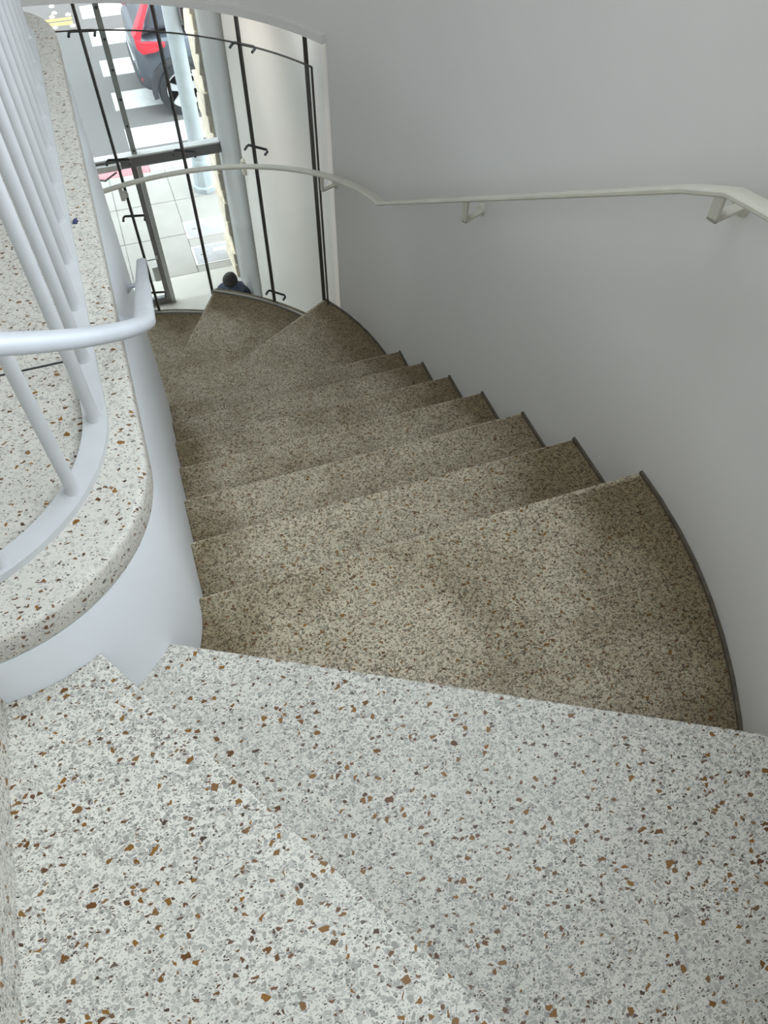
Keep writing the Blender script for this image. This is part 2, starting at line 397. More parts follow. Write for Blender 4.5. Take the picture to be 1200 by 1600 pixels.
# face of the landing towards the first winder
prism('riser', [(-.418, by0), (-.4085, by0), (-.4085, .69), (-.418, .69)], zt(-1), LAND-.05, M['polished'], st)

# ------------------------------------------------------------------ guard railing on the landing edge
gr = empty('guard_railing', (-.3, 1.8, LAND)); tag(gr, 'white steel guard railing of slim round balusters on a flat bar along the landing edge', 'railing')
RB = .33; CB = (-.498, 1.1); OB = -.170
bar_plan = [(-1.6+.1*i, CB[1]-RB) for i in range(0, 11)]+arc(CB, RB, -90, 0, 3)+[(OB-.0085*(i/16), 1.2+.1*i) for i in range(0, 17)]
for a in range(3, 91, 3): bar_plan.append((OB-.0085-.25+.25*math.cos(math.radians(a)), 2.80+.25*math.sin(math.radians(a))))
bar_plan += [(-.55-.1*i, 3.05) for i in range(1, 12)]
sweep('base_bar', [(x, y, LAND+.007) for x, y in bar_plan], [(-.021, -.007), (.021, -.007), (.021, .007), (-.021, .007)], M['steel_white'], gr)
sweep('top_rail', [(x, y, LAND+.97) for x, y in bar_plan], ell(.024, .012, 12), M['steel_white'], gr)
L = [0]
for a, b in zip(bar_plan, bar_plan[1:]): L.append(L[-1]+math.dist(a, b))
def along(P, L, t):
    j = 0
    while j < len(L)-2 and L[j+1] < t: j += 1
    u = (t-L[j])/(L[j+1]-L[j]); return (P[j][0]+u*(P[j+1][0]-P[j][0]), P[j][1]+u*(P[j+1][1]-P[j][1]))
ref = (-.225, .924); best = min(range(2000), key=lambda i: math.dist(along(bar_plan, L, L[-1]*i/2000), ref)); t0 = L[-1]*best/2000
bal = None; t = t0 % .1655
while t < L[-1]:
    x, y = along(bar_plan, L, t); t += .1655 if t < t0+.9 else .176
    if bal is None:
        bal = lathe('baluster', gr.location.x, gr.location.y, [(.0145, LAND+.012), (.0115, LAND+.02), (.011, LAND+.025), (.011, LAND+.965)], M['steel_white'], gr, 14); bal.location = (x-gr.location.x, y-gr.location.y, 0)
    else:
        c = bal.copy(); C.objects.link(c); c.parent = gr; c.location = (x-gr.location.x, y-gr.location.y, 0)

# ------------------------------------------------------------------ inner handrail (on the core wall)
hr = empty('handrail', (-.03, 1.5, CAMZ-1.0)); tag(hr, 'thick white painted handrail bending round the landing nose', 'handrail')
def rz(s): return CAMZ-(.740+.578*(s-.99))
path = []
for a in range(-128, 1, 4):
    x, y = NI[0]+.376*math.cos(math.radians(a)), NI[1]+.376*math.sin(math.radians(a)); path.append((x, y, CAMZ-.740-.0045*a))
path += [(NI[0]+.376, .99+.06*i, rz(.99+.06*i)) for i in range(1, 25)]
sweep('rail', path, ell(.0165, .0105, 16, .75), M['rail_white'], hr)
def bracket(parent, rail_pt, wall_pt, mat, r=.007, drop=.07):
    a = Vector(rail_pt); b = Vector(wall_pt)
    e = empty('bracket', a-parent.location); e.parent = parent
    mid = Vector((a.x, a.y, a.z-drop)); b.z = a.z-drop
    tube('arm', [a-Vector((0, 0, .008)), a-Vector((0, 0, drop*.8)), mid, mid+(b-mid)*.15, b], r, mat, e, 8)
    d = (b-mid).normalized(); V = []; n = 14; u = Vector((0, 0, 1)); v = d.cross(u)
    for q, rr in ((-.012, .011), (-.004, .018), (.0, .021), (.003, .021)):
        V += [b+d*q+(u*math.cos(6.2832*i/n)+v*math.sin(6.2832*i/n))*rr for i in range(n)]
    F = [(j*n+i, j*n+(i+1) % n, (j+1)*n+(i+1) % n, (j+1)*n+i) for j in range(3) for i in range(n)]+[tuple(range(n)), tuple(range(3*n, 4*n))]
    obj('rosette', V, F, mat, e, smooth=True)
def flat_bracket(parent, rail_pt, wall_pt, mat, drop=.075):
    """two flat arms: one down from the rail, one across to a disc on the wall"""
    a = Vector(rail_pt); b = Vector(wall_pt); b.z = a.z-drop
    e = empty('bracket', a-parent.location); e.parent = parent
    mid = Vector((a.x, a.y, a.z-drop)); d = (b-mid).normalized(); t = d.cross(Vector((0, 0, 1)))
    def bar(nm, p, q, up, wd, th):
        V = []
        for P in (p, q):
            for su in (-1, 1):
                for sv in (-1, 1): V.append(P+t*su*wd+up*sv*th)
        obj(nm, V, [(0, 1, 3, 2), (4, 6, 7, 5), (0, 4, 5, 1), (2, 3, 7, 6), (0, 2, 6, 4), (1, 5, 7, 3)], mat, e, bevel=.0015, seg=1)
    bar('arm', a-Vector((0, 0, .004)), mid-Vector((0, 0, .004)), d, .011, .004)
    bar('arm', mid-d*.004, b, Vector((0, 0, 1)), .011, .004)
    V = []; n = 16; u = Vector((0, 0, 1))
    for q, rr in ((-.010, .010), (-.006, .019), (.0, .022), (.003, .022)):
        V += [b+d*q+(u*math.cos(6.2832*i/n)+t*math.sin(6.2832*i/n))*rr for i in range(n)]
    F = [(j*n+i, j*n+(i+1) % n, (j+1)*n+(i+1) % n, (j+1)*n+i) for j in range(3) for i in range(n)]+[tuple(range(n)), tuple(range(3*n, 4*n))]
    obj('rosette', V, F, mat, e, smooth=True)
for s in (1.46, 2.26): bracket(hr, (NI[0]+.376, s, rz(s)), (NI[0]+RI-.003, s, 0), M['rail_white'])

# ------------------------------------------------------------------ outer handrail (flat bar on the wall)
ho = empty('handrail', (.97, 2.0, CAMZ-1.3)); tag(ho, 'cream flat bar handrail on the pale curved wall, sweeping across the window', 'handrail')
def rzo(s): return CAMZ-(.716+.578*(s-.99))
path = []
for a in range(-60, 1, 3):
    path.append((NO[0]+1.246*math.cos(math.radians(a)), NO[1]+1.246*math.sin(math.radians(a)), CAMZ-.716-.0042*a))
path += [(.975, 1.0+.08*i, rzo(1.0+.08*i)) for i in range(1, 24)]
z0 = rzo(2.84)
for a in range(0, 100, 3):
    path.append((FO[0]+1.35*math.cos(math.radians(min(a, 90))), FO[1]+1.35*math.sin(math.radians(min(a, 90))), z0-.0057*a)) if a <= 90 else None
path += [(FO[0]-.1*i, FO[1]+1.35, z0-.0057*90-.06*i) for i in range(1, 9)]
sweep('rail', path, ell(.021, .0075, 16, .6), M['rail_cream'], ho)
flat_bracket(ho, (.975, 2.02, rzo(2.02)), (1.056, 2.06, 0), M['rail_cream'])
flat_bracket(ho, (.977, 1.0, rzo(1.0)), (1.056, 1.02, 0), M['rail_cream'], .062)
for a in (23.5, 76.5):
    ca, sa_ = math.cos(math.radians(a)), math.sin(math.radians(a)); z = z0-.0057*a
    flat_bracket(ho, (FO[0]+1.35*ca, FO[1]+1.35*sa_, z), (FO[0]+(RF if a < 25 else 1.405)*ca, FO[1]+(RF if a < 25 else 1.405)*sa_, 0), M['rail_cream'], .08)

# ------------------------------------------------------------------ curved stair window: outer panes, dark joints, inner guard panes, staples
win = empty('window_1', (.4, 4.0, 2.2)); tag(win, 'curved stair window of tall clear panes with dark upright joints', 'window', kind='structure')
JA = [29.3, 44.8, 61.6, 76.3, 91.5]
def fpt(r, a):
    if a <= 90: return (FO[0]+r*math.cos(math.radians(a)), FO[1]+r*math.sin(math.radians(a)))
    return (FO[0]-r*math.radians(a-90), FO[1]+r)
def panes(nm, r0, r1, edges, z0, z1):
    for a0, a1 in zip(edges, edges[1:]):
        n = 9; e = .0
        strip(nm, [fpt(r0, a0+(a1-a0)*i/(n-1)) for i in range(n)], [fpt(r1, a0+(a1-a0)*i/(n-1)) for i in range(n)], z0, z1, M['glass'], win)
panes('pane', 1.425, 1.433, [25.4]+JA+[107, 122], 1.2, HEAD)
for a in JA+[107]:
    h = .26
    strip('joint', [fpt(1.421, a-h), fpt(1.421, a+h)], [fpt(1.436, a-h), fpt(1.436, a+h)], 1.2, HEAD, M['joint'], win)
GT = CAMZ-1.485
panes('guard_pane', 1.402, 1.412, [27.1]+JA[1:]+[107, 122], 1.25, GT)
n = 60; ge = [fpt(1.407, 27.1+(122-27.1)*i/(n-1)) for i in range(n)]
sweep('pane_edge', [(x, y, GT) for x, y in ge], [(-.005, -.002), (.005, -.002), (.005, .002), (-.005, .002)], M['joint'], win)
strip('pane_edge', [fpt(1.402, 27.0), fpt(1.402, 27.18)], [fpt(1.412, 27.0), fpt(1.412, 27.18)], 1.25, GT, M['joint'], win)
def staple(a, drop, w=.058):
    da = math.degrees(w/1.38); z = CAMZ-drop; P = []
    for q in (-1, 1):
        x, y = fpt(1.434, a+q*da); x2, y2 = fpt(1.458, a+q*da); x3, y3 = fpt(1.464, a+q*da*.86)
        seg = [(x, y, z-.012), (x2, y2, z-.006), (x3, y3, z)]
        P += seg if q < 0 else seg[::-1]
    tube('clamp_handle', P, .0066, M['black'], win, 8)
for a, ds in ((JA[3], (1.507, 2.135, 2.465, 2.99)), (JA[2], (2.08,)), (JA[1], (1.512, 1.994, 2.887)), (JA[4], (1.6, 2.3, 3.0))):
    for dp in ds: staple(a, dp)
for k, (a0, a1) in {9: (33, 61), 10: (61.5, 90)}.items():
    n = 14
    strip('edge_channel', [fpt(1.388, a0+(a1-a0)*i/(n-1)) for i in range(n)], [fpt(1.401, a0+(a1-a0)*i/(n-1)) for i in range(n)], zt(k)-.06, zt(k)+.012, M['metal'], win)

# ------------------------------------------------------------------ lobby below, beyond the glass
LS = 7.62
tag(box('floor_lobby', -4.6, 3.0, -2.0, 8.06, -.12, 0.0, M['lobby_floor']), 'pale paved lobby floor at street level', 'floor', kind='structure')
tag(box('wall_lobby', .985, 1.3, 3.50, 6.62, 0, 4.1, M['marble']), 'bright white lobby side wall beyond the stair window', 'wall', kind='structure')
# grey end pier with a rounded inner corner and a stone edge on the street side
pr = [(1.3, 6.62), (.985, 6.62)]+[(.985-.05*math.sin(math.radians(a)), 6.62+.16*(1-math.cos(math.radians(a)))) for a in range(15, 91, 15)]+[(.935, 7.82), (1.3, 7.82)]
tag(prism('wall_pier', pr, 0, 4.1, M['lobby_grey'], smooth=True), 'plain grey pier at the street end of the lobby wall', 'wall', kind='structure')
stn = empty('wall_stone', (1.1, 7.9, 0)); tag(stn, 'rough yellow sandstone edge of the facade beside the grey pier', 'wall', kind='structure')
z = 0; r = random.Random(3)
while z < 4.1:
    h = r.uniform(.13, .26); e = r.uniform(-.022, .022); y1 = 7.96+r.uniform(-.01, .02)
    V, F = boxv(.897+e, 1.45, 7.82, y1+.42, z, min(4.1, z+h)-.006)
    V = [(x+(r.uniform(-.016, .016) if x < 1 else 0), y+r.uniform(-.008, .008)*(y > 7.85), zz) for x, y, zz in V]
    obj('stone', V, F, M['stone'], stn, bevel=.008, seg=1); z += h
tag(box('ceiling_lobby', -4.6, 1.3, 4.43, 7.75, 4.1, 4.3, M['ceil']), 'lobby ceiling', 'ceiling', kind='structure')
tag(box('wall_lobby_end', -4.75, -4.6, 4.43, 8.06, 0, 4.3, M['wall']), 'far end wall of the lobby', 'wall', kind='structure')
tag(box('wall_facade', -4.75, 1.3, 7.62, 7.78, 4.3, 7.45, M['lobby_grey']), 'street facade above the lobby glazing', 'wall', kind='structure')
lampo = lathe('wall_lamp', .985, 6.50, [(.012, 1.93), (.035, 1.94), (.043, 2.0), (.034, 2.06), (.012, 2.08)], M['lamp']); tag(lampo, 'small cream dome fitting on the white lobby wall', 'lamp')
wl = empty('added_fill_lamp', (.25, 5.3, 4.1)); tag(wl, 'unseen slim fill lamp added under the lobby ceiling to brighten the white wall', 'lamp')  # fill light added out of view to lift the lobby wall
box('housing', .20, .30, 4.6, 6.0, 4.05, 4.1, M['ceil'], wl)
ll = bpy.data.lights.new('wall_fill_light', 'AREA'); ll.shape = 'RECTANGLE'; ll.size = .08; ll.size_y = 1.3; ll.energy = 5; ll.spread = math.radians(95); ll.color = (1, .95, .90)
lo = bpy.data.objects.new('wall_fill_light', ll); C.objects.link(lo); lo.parent = wl; lo.location = (0, 0, -.06); lo.rotation_euler = (0, math.radians(-32), 0)
# street glazing: posts, transom, panes
sf = empty('window_2', (0, LS, 0)); tag(sf, 'street front glazing with a slim bolted steel post and a dark transom', 'window', kind='structure')
ZB = CAMZ-3.82
up = box('post', .085, .135, LS-.03, LS+.03, ZB+.04, 4.1, M['metal'], sf, bevel=.003, seg=1)
for dp in (2.53, 2.77, 3.02, 3.27, 3.51, 3.74): 
    lathe('bolt', .112, 0, [(.012, 0), (.012, .006), (.006, .012)], M['black'], sf, 10)
    b_ = bpy.data.objects[max((o.name for o in bpy.data.objects if o.name.startswith('bolt')), key=lambda s: (len(s), s))]
    b_.rotation_euler = (math.pi/2, 0, 0); b_.location = (0, -.03, CAMZ-dp)
    for v in b_.data.vertices: v.co.y += LS; v.co.x += 0
for x in (-1.35, -2.8, -4.2): box('post', x-.03, x+.03, LS-.03, LS+.03, 0, 4.1, M['metal'], sf, bevel=.003, seg=1)
box('transom', -4.6, .93, LS-.05, LS+.03, ZB-.07, ZB+.025, M['darkmetal'], sf, bevel=.004, seg=1)
box('transom_cap', -4.6, .93, LS-.055, LS+.04, ZB+.026, ZB+.042, M['coverlight'], sf)
for x0, x1 in ((-4.5, -2.83), (-2.77, -1.38), (-1.32, .085), (.135, .93)):
    box('pane', x0, x1, LS-.004, LS+.004, ZB+.042, 4.1, M['glass'], sf)
for x0, x1 in ((-4.5, -2.83), (-2.77, -1.38), (.15, .93)):
    box('pane', x0, x1, LS-.004, LS+.004, 0.0, ZB-.07, M['glass'], sf)
# glazed door leaf left of the post
dr = empty('door_1', (-.6, LS, 0)); tag(dr, 'glazed street door with grey metal stile, lock plate and closer', 'door', kind='structure')
box('stile', .045, .098, LS-.035, LS+.02, 0.01, ZB-.075, M['darkmetal'], dr, bevel=.003, seg=1)
box('stile', .10, .142, LS-.03, LS+.03, 0.0, ZB-.075, M['metal'], dr, bevel=.003, seg=1)
box('stile', -1.31, -1.25, LS-.03, LS+.02, 0.01, ZB-.075, M['darkmetal'], dr, bevel=.003, seg=1)
box('rail', -1.25, .045, LS-.03, LS+.02, 0.01, .09, M['darkmetal'], dr, bevel=.003, seg=1)
box('pane', -1.25, .045, LS-.004, LS+.004, .09, ZB-.075, M['glass'], dr)
box('lock_plate', -.02, .05, LS-.055, LS-.03, .32, .50, M['metal'], dr, bevel=.012)
tube('lever_handle', [(.06, LS-.04, .62), (.06, LS-.085, .62), (-.06, LS-.085, .62)], .009, M['metal'], dr, 8)
clo = box('closer', -.27, -.04, LS-.10, LS-.05, ZB-.055, ZB+.005, M['coverlight'], dr, bevel=.006)
tube('closer_arm', [(-.1, LS-.09, ZB-.07), (-.22, LS-.2, ZB-.075), (-.42, LS-.06, ZB-.08)], .009, M['darkmetal'], dr, 8)

# ------------------------------------------------------------------ street
gp = empty('sidewalk', (0, 9.3, 0)); tag(gp, 'pale concrete sidewalk slabs in front of the glazed entrance', 'sidewalk', kind='structure')
box('bed', -9, 9, 8.06, 10.52, -.3, -.02, M['curb'], gp)
ys = [8.062, 8.90, 9.70, 10.52]; xs = [-.26+.75*i for i in range(-9, 12)]
for x0, x1 in zip(xs, xs[1:]):
    for y0, y1 in zip(ys, ys[1:]): box('slab', x0+.004, x1-.004, y0+.004, y1-.004, -.05, r.uniform(-.002, .002), M['concrete'], gp, bevel=.004, seg=1)
cb = empty('curb', (0, 10.6, -.1)); tag(cb, 'concrete street curb with a red painted stretch', 'curb', kind='structure')
for i in range(-4, 4):
    x0, x1 = .30+2.2*i, .30+2.2*(i+1); box('curb_stone', x0+.003, x1-.003, 10.525, 10.70, -.3, 0.0, M['redcurb'] if i < 0 else M['curb'], cb, bevel=.012)
rd = box('road', -60, 60, 10.70, 70, -.3, -.03, M['asphalt']); tag(rd, 'grey asphalt street beyond the sidewalk', 'road', kind='structure')
tag(box('ground', -60, 60, -40, 8.06, -.5, -.13, M['asphalt']), 'ground around the building', 'ground', kind='structure')
for i in range(0, 7):
    y0 = 11.27+1.215*i; box('crosswalk_stripe', .12-.04*i, 3.4, y0, y0+.605, -.031, -.026, M['roadwhite'], rd)
box('yellow_line', -9, -.22, 15.98, 16.12, -.031, -.026, M['roadyellow'], rd); box('yellow_line', -9, -.22, 16.2, 16.3, -.031, -.026, M['roadyellow'], rd)
for i, (x, y) in enumerate(((-.511, 16.88), (-.49, 16.55), (-.545, 16.38), (-.262, 16.40), (-.53, 15.90), (-.23, 15.88))):
    lathe('pavement_marker', x, y, [(.05, -.028), (.049, -.018), (.04, -.006), (.022, .004), (.004, .007)], M['ceramic'], rd, 16)
for i, (y0, y1) in enumerate(((8.77, 9.15), (8.19, 8.58))):
    cv = empty('utility_cover', (.8, (y0+y1)/2, 0)); tag(cv, ('pale rectangular utility box lid in the sidewalk, farther from the door' if i == 0 else 'pale rectangular utility box lid in the sidewalk, nearer the door'), 'utility cover', 'utility covers')
    box('frame', .49, 1.10, y0, y1, -.02, .004, M['coverlight'], cv); box('lid', .515, 1.075, y0+.022, y1-.022, -.02, .008, M['cover'], cv, bevel=.003, seg=1)
    box('name_plate', .74, .93, (y0+y1)/2+.02, (y0+y1)/2+.09, .006, .0095, M['coverlight'], cv); box('finger_slot', .575, .63, (y0+y1)/2-.01, (y0+y1)/2+.008, .006, .0088, M['darkmetal'], cv)
# signal pole
pl = empty('signal_pole', (.92, 9.85, 0)); tag(pl, 'pale galvanised street pole with a flared base and a black signal box', 'pole')
lathe('base', .92, 9.85, [(.145, .0), (.145, .06), (.125, .08), (.12, .30), (.10, .36)], M['galv'], pl, 8)
lathe('shaft', .92, 9.85, [(.098, .33), (.092, 2.0), (.08, 5.2)], M['galv'], pl, 24)
lathe('collar', .92, 9.85, [(.106, .36), (.108, .40), (.099, .42)], M['galv'], pl, 24)
sg = box('signal_box', 1.03, 1.24, 9.70, 9.98, 1.90, 2.75, M['black'], pl, bevel=.03)
box('signal_visor', 1.06, 1.21, 9.56, 9.72, 2.45, 2.66, M['black'], sg, bevel=.02); box('signal_visor', 1.06, 1.21, 9.60, 9.72, 2.02, 2.22, M['black'], sg, bevel=.02)
tube('mount', [(.95, 9.85, 1.97), (1.06, 9.85, 1.97)], .025, M['galv'], pl, 8)

ob = empty('building', (0, 27, 0)); tag(ob, 'unseen plain pale building added across the street to block low sky light', 'building')  # out of view; added to cut the sky light entering the lobby
box('wall', -40, 40, 26, 36, -.03, 13, M['curb'], ob)
for i in range(-7, 8):
    for zz in (1.2, 4.8, 8.4): box('window', i*5-1, i*5+1, 25.95, 26.02, zz, zz+2, M['carglass'], ob)
# ------------------------------------------------------------------ car
car = empty('car', (2.6, 13.0, -.03)); tag(car, 'dark grey blue car with red boomerang tail lamps crossing the striped crosswalk', 'car')
X0, YC, ZC = .52, 12.98, -.03      # rear end, centre line, road
def loft(name, rings, mat, parent, sub=2, caps=True):
    V = []; F = []; n = len(rings[0])
    for rg in rings: V += rg
    for i in range(len(rings)-1):
        for j in range(n-1): F.append((i*n+j, i*n+j+1, (i+1)*n+j+1, (i+1)*n+j))
        F.append((i*n+n-1, i*n, (i+1)*n, (i+1)*n+n-1))
    if caps: F += [tuple(range(n-1, -1, -1)), tuple(range((len(rings)-1)*n, len(rings)*n))]
    o = obj(name, V, F, mat, parent, smooth=True)
    if sub: s = o.modifiers.new('sub', 'SUBSURF'); s.levels = sub; s.render_levels = sub
    for p in o.data.polygons: p.use_smooth = True
    return o
def ring(x, hw, zb, zm, zt_, tw):
    half = [(hw*.86, zb), (hw*.98, zb+.10), (hw, zm*.75+zb*.25), (hw*.995, zm), (hw*.955, zt_-.04), (tw, zt_)]
    pts = [(-a, z) for a, z in half]+[(a, z) for a, z in reversed(half)]
    return [(X0+x, YC+a, ZC+z) for a, z in pts]
body = loft('body', [ring(0.00, .70, .50, .72, .90, .60), ring(.03, .80, .44, .74, .96, .68), ring(.16, .90, .36, .78, 1.04, .78), ring(.5, .93, .28, .80, 1.06, .82), ring(1.2, .935, .24, .78, 1.04, .82), ring(2.6, .93, .24, .76, 1.02, .82), ring(3.5, .92, .26, .74, .98, .80), ring(4.15, .86, .30, .66, .86, .72), ring(4.40, .72, .36, .58, .72, .60)], M['carpaint'], car)
def gring(x, hb, zb, ht, zt_):
    half = [(hb, zb), ((hb*.6+ht*.4), zb*.55+zt_*.45), (ht, zt_-.05), (ht*.8, zt_)]
    pts = [(-a, z) for a, z in half]+[(a, z) for a, z in reversed(half)]
    return [(X0+x, YC+a, ZC+z) for a, z in pts]
loft('roof', [gring(.10, .80, .98, .66, 1.06), gring(.22, .83, 1.0, .68, 1.34), gring(.44, .84, 1.0, .69, 1.58), gring(1.0, .85, 1.0, .69, 1.64), gring(2.0, .85, 1.0, .68, 1.63), gring(2.7, .85, .98, .66, 1.5), gring(3.35, .84, .95, .70, 1.02)], M['carpaint'], car)
# rear window, side windows
obj('rear_window', [(X0+.155, YC-.60, ZC+1.10), (X0+.155, YC+.60, ZC+1.10), (X0+.345, YC+.55, ZC+1.48), (X0+.345, YC-.55, ZC+1.48), (X0+.30, YC-.60, ZC+1.10), (X0+.30, YC+.60, ZC+1.10), (X0+.5, YC+.55, ZC+1.48), (X0+.5, YC-.55, ZC+1.48)], [(0, 1, 2, 3), (4, 7, 6, 5), (0, 4, 5, 1), (2, 6, 7, 3), (1, 5, 6, 2), (0, 3, 7, 4)], M['carglass'], car)
for sgn in (-1, 1):
    V = [(X0+.75, YC+sgn*.80, ZC+1.08), (X0+2.75, YC+sgn*.80, ZC+1.08), (X0+2.2, YC+sgn*.72, ZC+1.50), (X0+.95, YC+sgn*.72, ZC+1.52)]
    V += [(x, y+sgn*.025, z) for x, y, z in V]
    obj('side_window', V, [(0, 1, 2, 3), (4, 7, 6, 5), (0, 4, 5, 1), (2, 6, 7, 3), (1, 5, 6, 2), (0, 3, 7, 4)], M['carglass'], car)
    # boomerang tail lamp: upright arm up the pillar, foot wrapping to the flank
    pth = [(.30, .755, 1.46), (.17, .80, 1.26), (.075, .835, 1.10), (.06, .85, 1.00), (.12, .895, .94), (.30, .935, .95), (.44, .94, .97)]
    V = []; F = []
    for i, (x, y, z) in enumerate(pth):
        hw_ = (.030, .045, .058, .075, .075, .06, .02)[i]
        n_ = Vector((-1, .55, .15)).normalized() if i < 4 else Vector((-.25, 1, 0)).normalized()
        for (u, q) in ((-hw_, -.05), (-hw_, .018), (hw_, .018), (hw_, -.05)):
            p = Vector((x, y, z))+n_*q
            if i < 3: p += Vector((.8, .6, -.1))*u*.9
            else: p += Vector((0, 0, 1))*u*(1 if i > 3 else .9)*-1
            V.append((X0+p.x, YC+sgn*p.y, ZC+p.z))
    m = len(pth)
    F = [(i*4+j, i*4+(j+1) % 4, (i+1)*4+(j+1) % 4, (i+1)*4+j) for i in range(m-1) for j in range(4)]+[(3, 2, 1, 0), tuple(range((m-1)*4, m*4))]
    tl = obj('tail_lamp', V, F, M['tail'], car, bevel=.006, seg=2)
    box('reflector', X0+.03, X0+.075, YC+sgn*.72-.05, YC+sgn*.72+.05, ZC+.46, ZC+.51, M['tail'], car, bevel=.006)
    for wx in (.58, 3.40):
        ax, ay, az = X0+wx, YC+sgn*.86, ZC+.355
        wh = empty('wheel', Vector((ax, ay, az))-car.location); wh.parent = car
        def disc(nm, prof, mat, n=32):
            V = []; F = []
            for rr, yy in prof: V += [(ax+rr*math.cos(6.28319*i/n), ay+sgn*yy, az+rr*math.sin(6.28319*i/n)) for i in range(n)]
            for j in range(len(prof)-1):
                for i in range(n): F.append((j*n+i, j*n+(i+1) % n, (j+1)*n+(i+1) % n, (j+1)*n+i))
            F += [tuple(range(n)), tuple(range((len(prof)-1)*n, len(prof)*n))]
            return obj(nm, V, F, mat, wh, smooth=True)
        disc('tyre', [(.25, -.13), (.34, -.12), (.355, -.07), (.355, .05), (.34, .095), (.26, .10), (.245, .07)], M['tyre'])
        disc('rim', [(.245, .02), (.247, .105), (.232, .108), (.225, .07)], M['alloy'])
        disc('hub', [(.05, .06), (.05, .10), (.035, .108)], M['alloy'], 16)
        for q in range(5):
            t_ = 6.28319*q/5+.3; V = []
            for rr, wd in ((.04, .03), (.235, .055)):
                for sd in (-1, 1):
                    for yy in (.075, .102): V.append((ax+rr*math.cos(t_)-sd*wd*math.sin(t_), ay+sgn*yy, az+rr*math.sin(t_)+sd*wd*math.cos(t_)))
            obj('spoke', V, [(0, 1, 3, 2), (4, 6, 7, 5), (0, 4, 5, 1), (2, 3, 7, 6), (0, 2, 6, 4), (1, 5, 7, 3)], M['alloy'], wh)
        # black arch cladding
        V = []; F = []; n = 20
        for i in range(n):
            t_ = math.radians(-12+204*i/(n-1))
            for rr, yy in ((.375, .0), (.375, .085), (.45, .08), (.45, .0)): V.append((ax+rr*math.cos(t_), ay+sgn*yy, az+rr*math.sin(t_)))
        F = [(i*4+j, i*4+(j+1) % 4, (i+1)*4+(j+1) % 4, (i+1)*4+j) for i in range(n-1) for j in range(4)]+[(0, 1, 2, 3), tuple(range(4*n-4, 4*n))]
        obj('wheel_arch', V, F, M['cladding'], car, smooth=True)
        disc2 = [(.375, -.05), (.375, .072)]
        V = [(ax+.37*math.cos(6.28319*i/24), ay+sgn*.070, az+.37*math.sin(6.28319*i/24)) for i in range(24)]+[(ax+.37*math.cos(6.28319*i/24), ay-sgn*.1, az+.37*math.sin(6.28319*i/24)) for i in range(24)]
        obj('wheel_well', V, [tuple(range(24)), tuple(range(47, 23, -1))]+[(i, (i+1) % 24, 24+(i+1) % 24, 24+i) for i in range(24)], M['cladding'], car)
loft('bumper', [ring(-.03, .66, .36, .46, .56, .60), ring(.03, .80, .31, .44, .58, .74), ring(.18, .915, .27, .42, .56, .86), ring(.40, .945, .25, .40, .50, .90)], M['cladding'], car)
box('tailgate_trim', X0-.012, X0+.05, YC-.45, YC+.45, ZC+.60, ZC+.64, M['alloy'], car, bevel=.006)

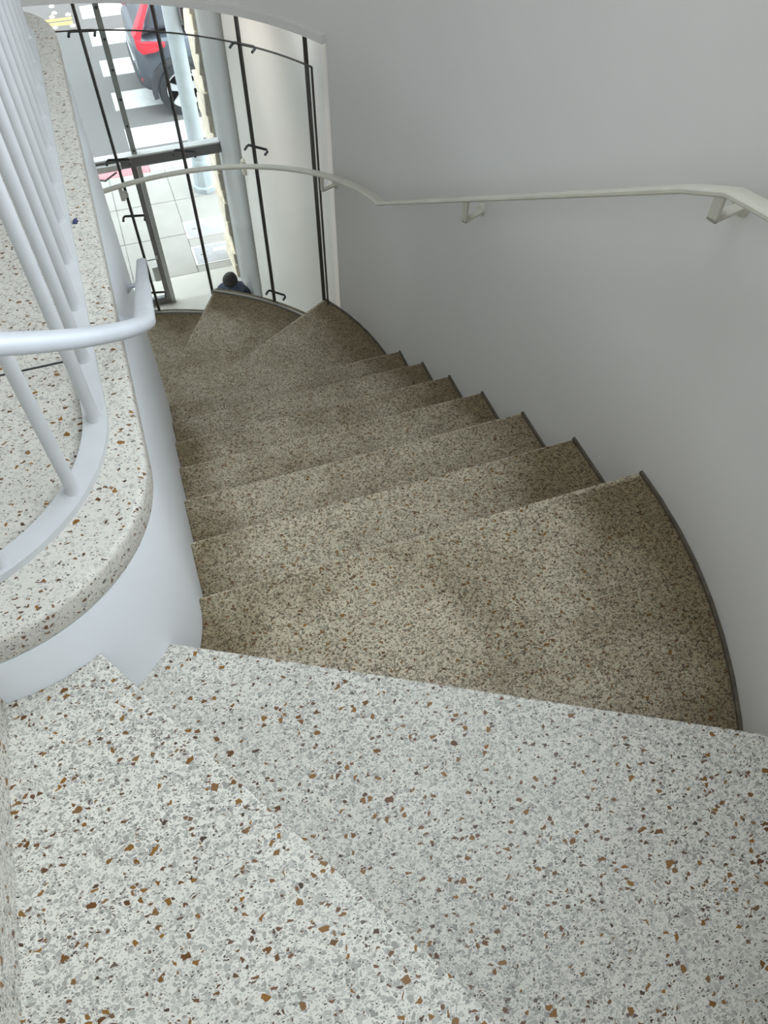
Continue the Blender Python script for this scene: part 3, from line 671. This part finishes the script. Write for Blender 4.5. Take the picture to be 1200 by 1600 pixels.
# ------------------------------------------------------------------ seated person in the entrance
def person():
    bx, by = .725, 7.04; S = .70
    J = {'pelvis': (0, 0, .10, .125), 'waist': (.01, .02, .24, .12), 'chest': (-.02, .0, .40, .13), 'neck0': (-.04, -.0, .53, .075), 'neck': (-.05, 0, .585, .05), 'head0': (-.055, 0, .64, .075), 'head1': (-.06, 0, .70, .088), 'head2': (-.06, 0, .765, .07)}
    E_ = [('pelvis', 'waist'), ('waist', 'chest'), ('chest', 'neck0'), ('neck0', 'neck'), ('neck', 'head0'), ('head0', 'head1'), ('head1', 'head2')]
    for s, nm in ((-1, 'r'), (1, 'l')):
        J.update({nm+'sh': (-.02, s*.20, .535, .10), nm+'el': (-.12, s*.235, .30, .058), nm+'wr': (-.33, s*.13, .36, .036), nm+'pa': (-.40, s*.09, .37, .034),
                  nm+'hip': (-.03, s*.10, .10, .10), nm+'kn': (-.40, s*.12, .42, .066), nm+'an': (-.50, s*.12, .07, .042), nm+'to': (-.66, s*.13, .035, .036)})
        E_ += [('neck0', nm+'sh'), (nm+'sh', nm+'el'), (nm+'el', nm+'wr'), (nm+'wr', nm+'pa'), ('pelvis', nm+'hip'), (nm+'hip', nm+'kn'), (nm+'kn', nm+'an'), (nm+'an', nm+'to')]
        for q, (dy, ln) in enumerate(((-.027, .055), (-.009, .066), (.009, .062), (.026, .048))):
            J[nm+'f%da' % q] = (-.432, s*.09+dy, .362, .0095); J[nm+'f%db' % q] = (-.432-ln*.75, s*.09+dy, .362-ln*.6, .008)
            E_ += [(nm+'pa', nm+'f%da' % q), (nm+'f%da' % q, nm+'f%db' % q)]
        J[nm+'tha'] = (-.385, s*.09-s*.045, .385, .011); J[nm+'thb'] = (-.42, s*.09-s*.062, .38, .0085); E_ += [(nm+'pa', nm+'tha'), (nm+'tha', nm+'thb')]
    keys = list(J); me = bpy.data.meshes.new('person')
    me.from_pydata([(J[k][0]*S, J[k][1]*S, J[k][2]*S) for k in keys], [(keys.index(a), keys.index(b)) for a, b in E_], []); me.update()
    tmp = bpy.data.objects.new('tmp', me); C.objects.link(tmp)
    sk = tmp.modifiers.new('skin', 'SKIN'); sk.use_smooth_shade = True
    for i, k in enumerate(keys):
        rr = J[k][3]*S; d = me.skin_vertices[0].data[i]; d.radius = (rr*(1.25 if k in ('chest', 'waist') else 1), rr); d.use_root = (k == 'pelvis')
    sb_ = tmp.modifiers.new('sub', 'SUBSURF'); sb_.levels = 2; sb_.render_levels = 2
    bpy.context.view_layer.update()
    m2 = bpy.data.meshes.new_from_object(tmp.evaluated_get(bpy.context.evaluated_depsgraph_get()))
    bpy.data.objects.remove(tmp)
    m2.materials.clear()
    for q in ('jacket', 'skin', 'trousers'): m2.materials.append(M[q])
    for p in m2.polygons:
        c = p.center/S; p.use_smooth = True
        p.material_index = 1 if ((c.z > .575 and abs(c.y) < .105) or (c.x < -.345 and c.z > .29 and abs(c.y) < .16 and c.z < .40 and c.x > -.52 and not (abs(abs(c.y)-.12) < .075 and c.z > .395))) else (2 if (c.z < .20 or c.x < -.15 and abs(c.y) > .05 and not (abs(c.y) > .17 and c.z > .25)) else 0)
    o = bpy.data.objects.new('person', m2); C.objects.link(o); o.location = (bx, by, 0); o.rotation_euler = (0, 0, math.radians(-100))
    tag(o, 'person in a dark navy fleece seated on the floor by the grey pier', 'person')
    def part(nm, loc, sx, sy, sz, mat, cutf=None):
        bm = bmesh.new(); bmesh.ops.create_uvsphere(bm, u_segments=20, v_segments=14, radius=1)
        for v in bm.verts:
            v.co = Vector((v.co.x*sx, v.co.y*sy, v.co.z*sz))
            v.co *= 1+.06*math.sin(40*v.co.x+9)*math.sin(37*v.co.y)*(1 if nm == 'hair' else 0)
        if cutf: bmesh.ops.delete(bm, geom=[v for v in bm.verts if cutf(v.co)], context='VERTS')
        mm = bpy.data.meshes.new(nm); bm.to_mesh(mm); bm.free(); q = link(nm, mm, mat, o, True); q.location = Vector(loc)*S; return q
    part('hair', (-.052, 0, .715), .086, .080, .088, M['hair'], lambda c: c.x < -.035 and c.z < .02)
    part('nose', (-.152, 0, .690), .016, .010, .018, M['skin'])
    part('mouth', (-.140, 0, .655), .006, .020, .005, M['tail'])
    for s in (-1, 1):
        part('eye', (-.138, s*.028, .708), .007, .010, .006, M['black']); part('ear', (-.06, s*.086, .695), .018, .008, .026, M['skin'])
    hd_ = part('hood', (.0, 0, .60), .12, .155, .06, M['jacket'])
    return o
person()

# scrap on the landing edge, beside the bar
sc_ = obj('paper_scrap', [(-.150, 1.735, LAND+.0005), (-.138, 1.733, LAND+.0005), (-.136, 1.748, LAND+.007), (-.147, 1.752, LAND+.0005), (-.143, 1.741, LAND+.010)], [(0, 1, 4), (1, 2, 4), (2, 3, 4), (3, 0, 4), (0, 3, 2, 1)], M['blue']); tag(sc_, 'tiny dark blue scrap lying on the terrazzo beside the base bar', 'scrap')

# daylight portal in the stair-head window
mx_, my_ = slant(TL/2, .1)
portal('window_portal', (mx_, my_, (SILL+WTOP)/2), (math.radians(90), 0, math.radians(90-31)), TL, WTOP-SILL)
portal('window_portal', (1.16, 1.38, (SILL+WTOP)/2), (math.radians(90), 0, math.radians(90)), 2.2, WTOP-SILL)
portal('window_portal', ((SK[0]+SK[1])/2, (SK[2]+SK[3])/2, TOP+.1), (0, 0, 0), SK[1]-SK[0], SK[3]-SK[2])
portal('window_portal', (-4.7, (LW[0]+LW[1])/2, (LW[2]+LW[3])/2), (math.radians(90), 0, math.radians(-90)), LW[1]-LW[0], LW[3]-LW[2])
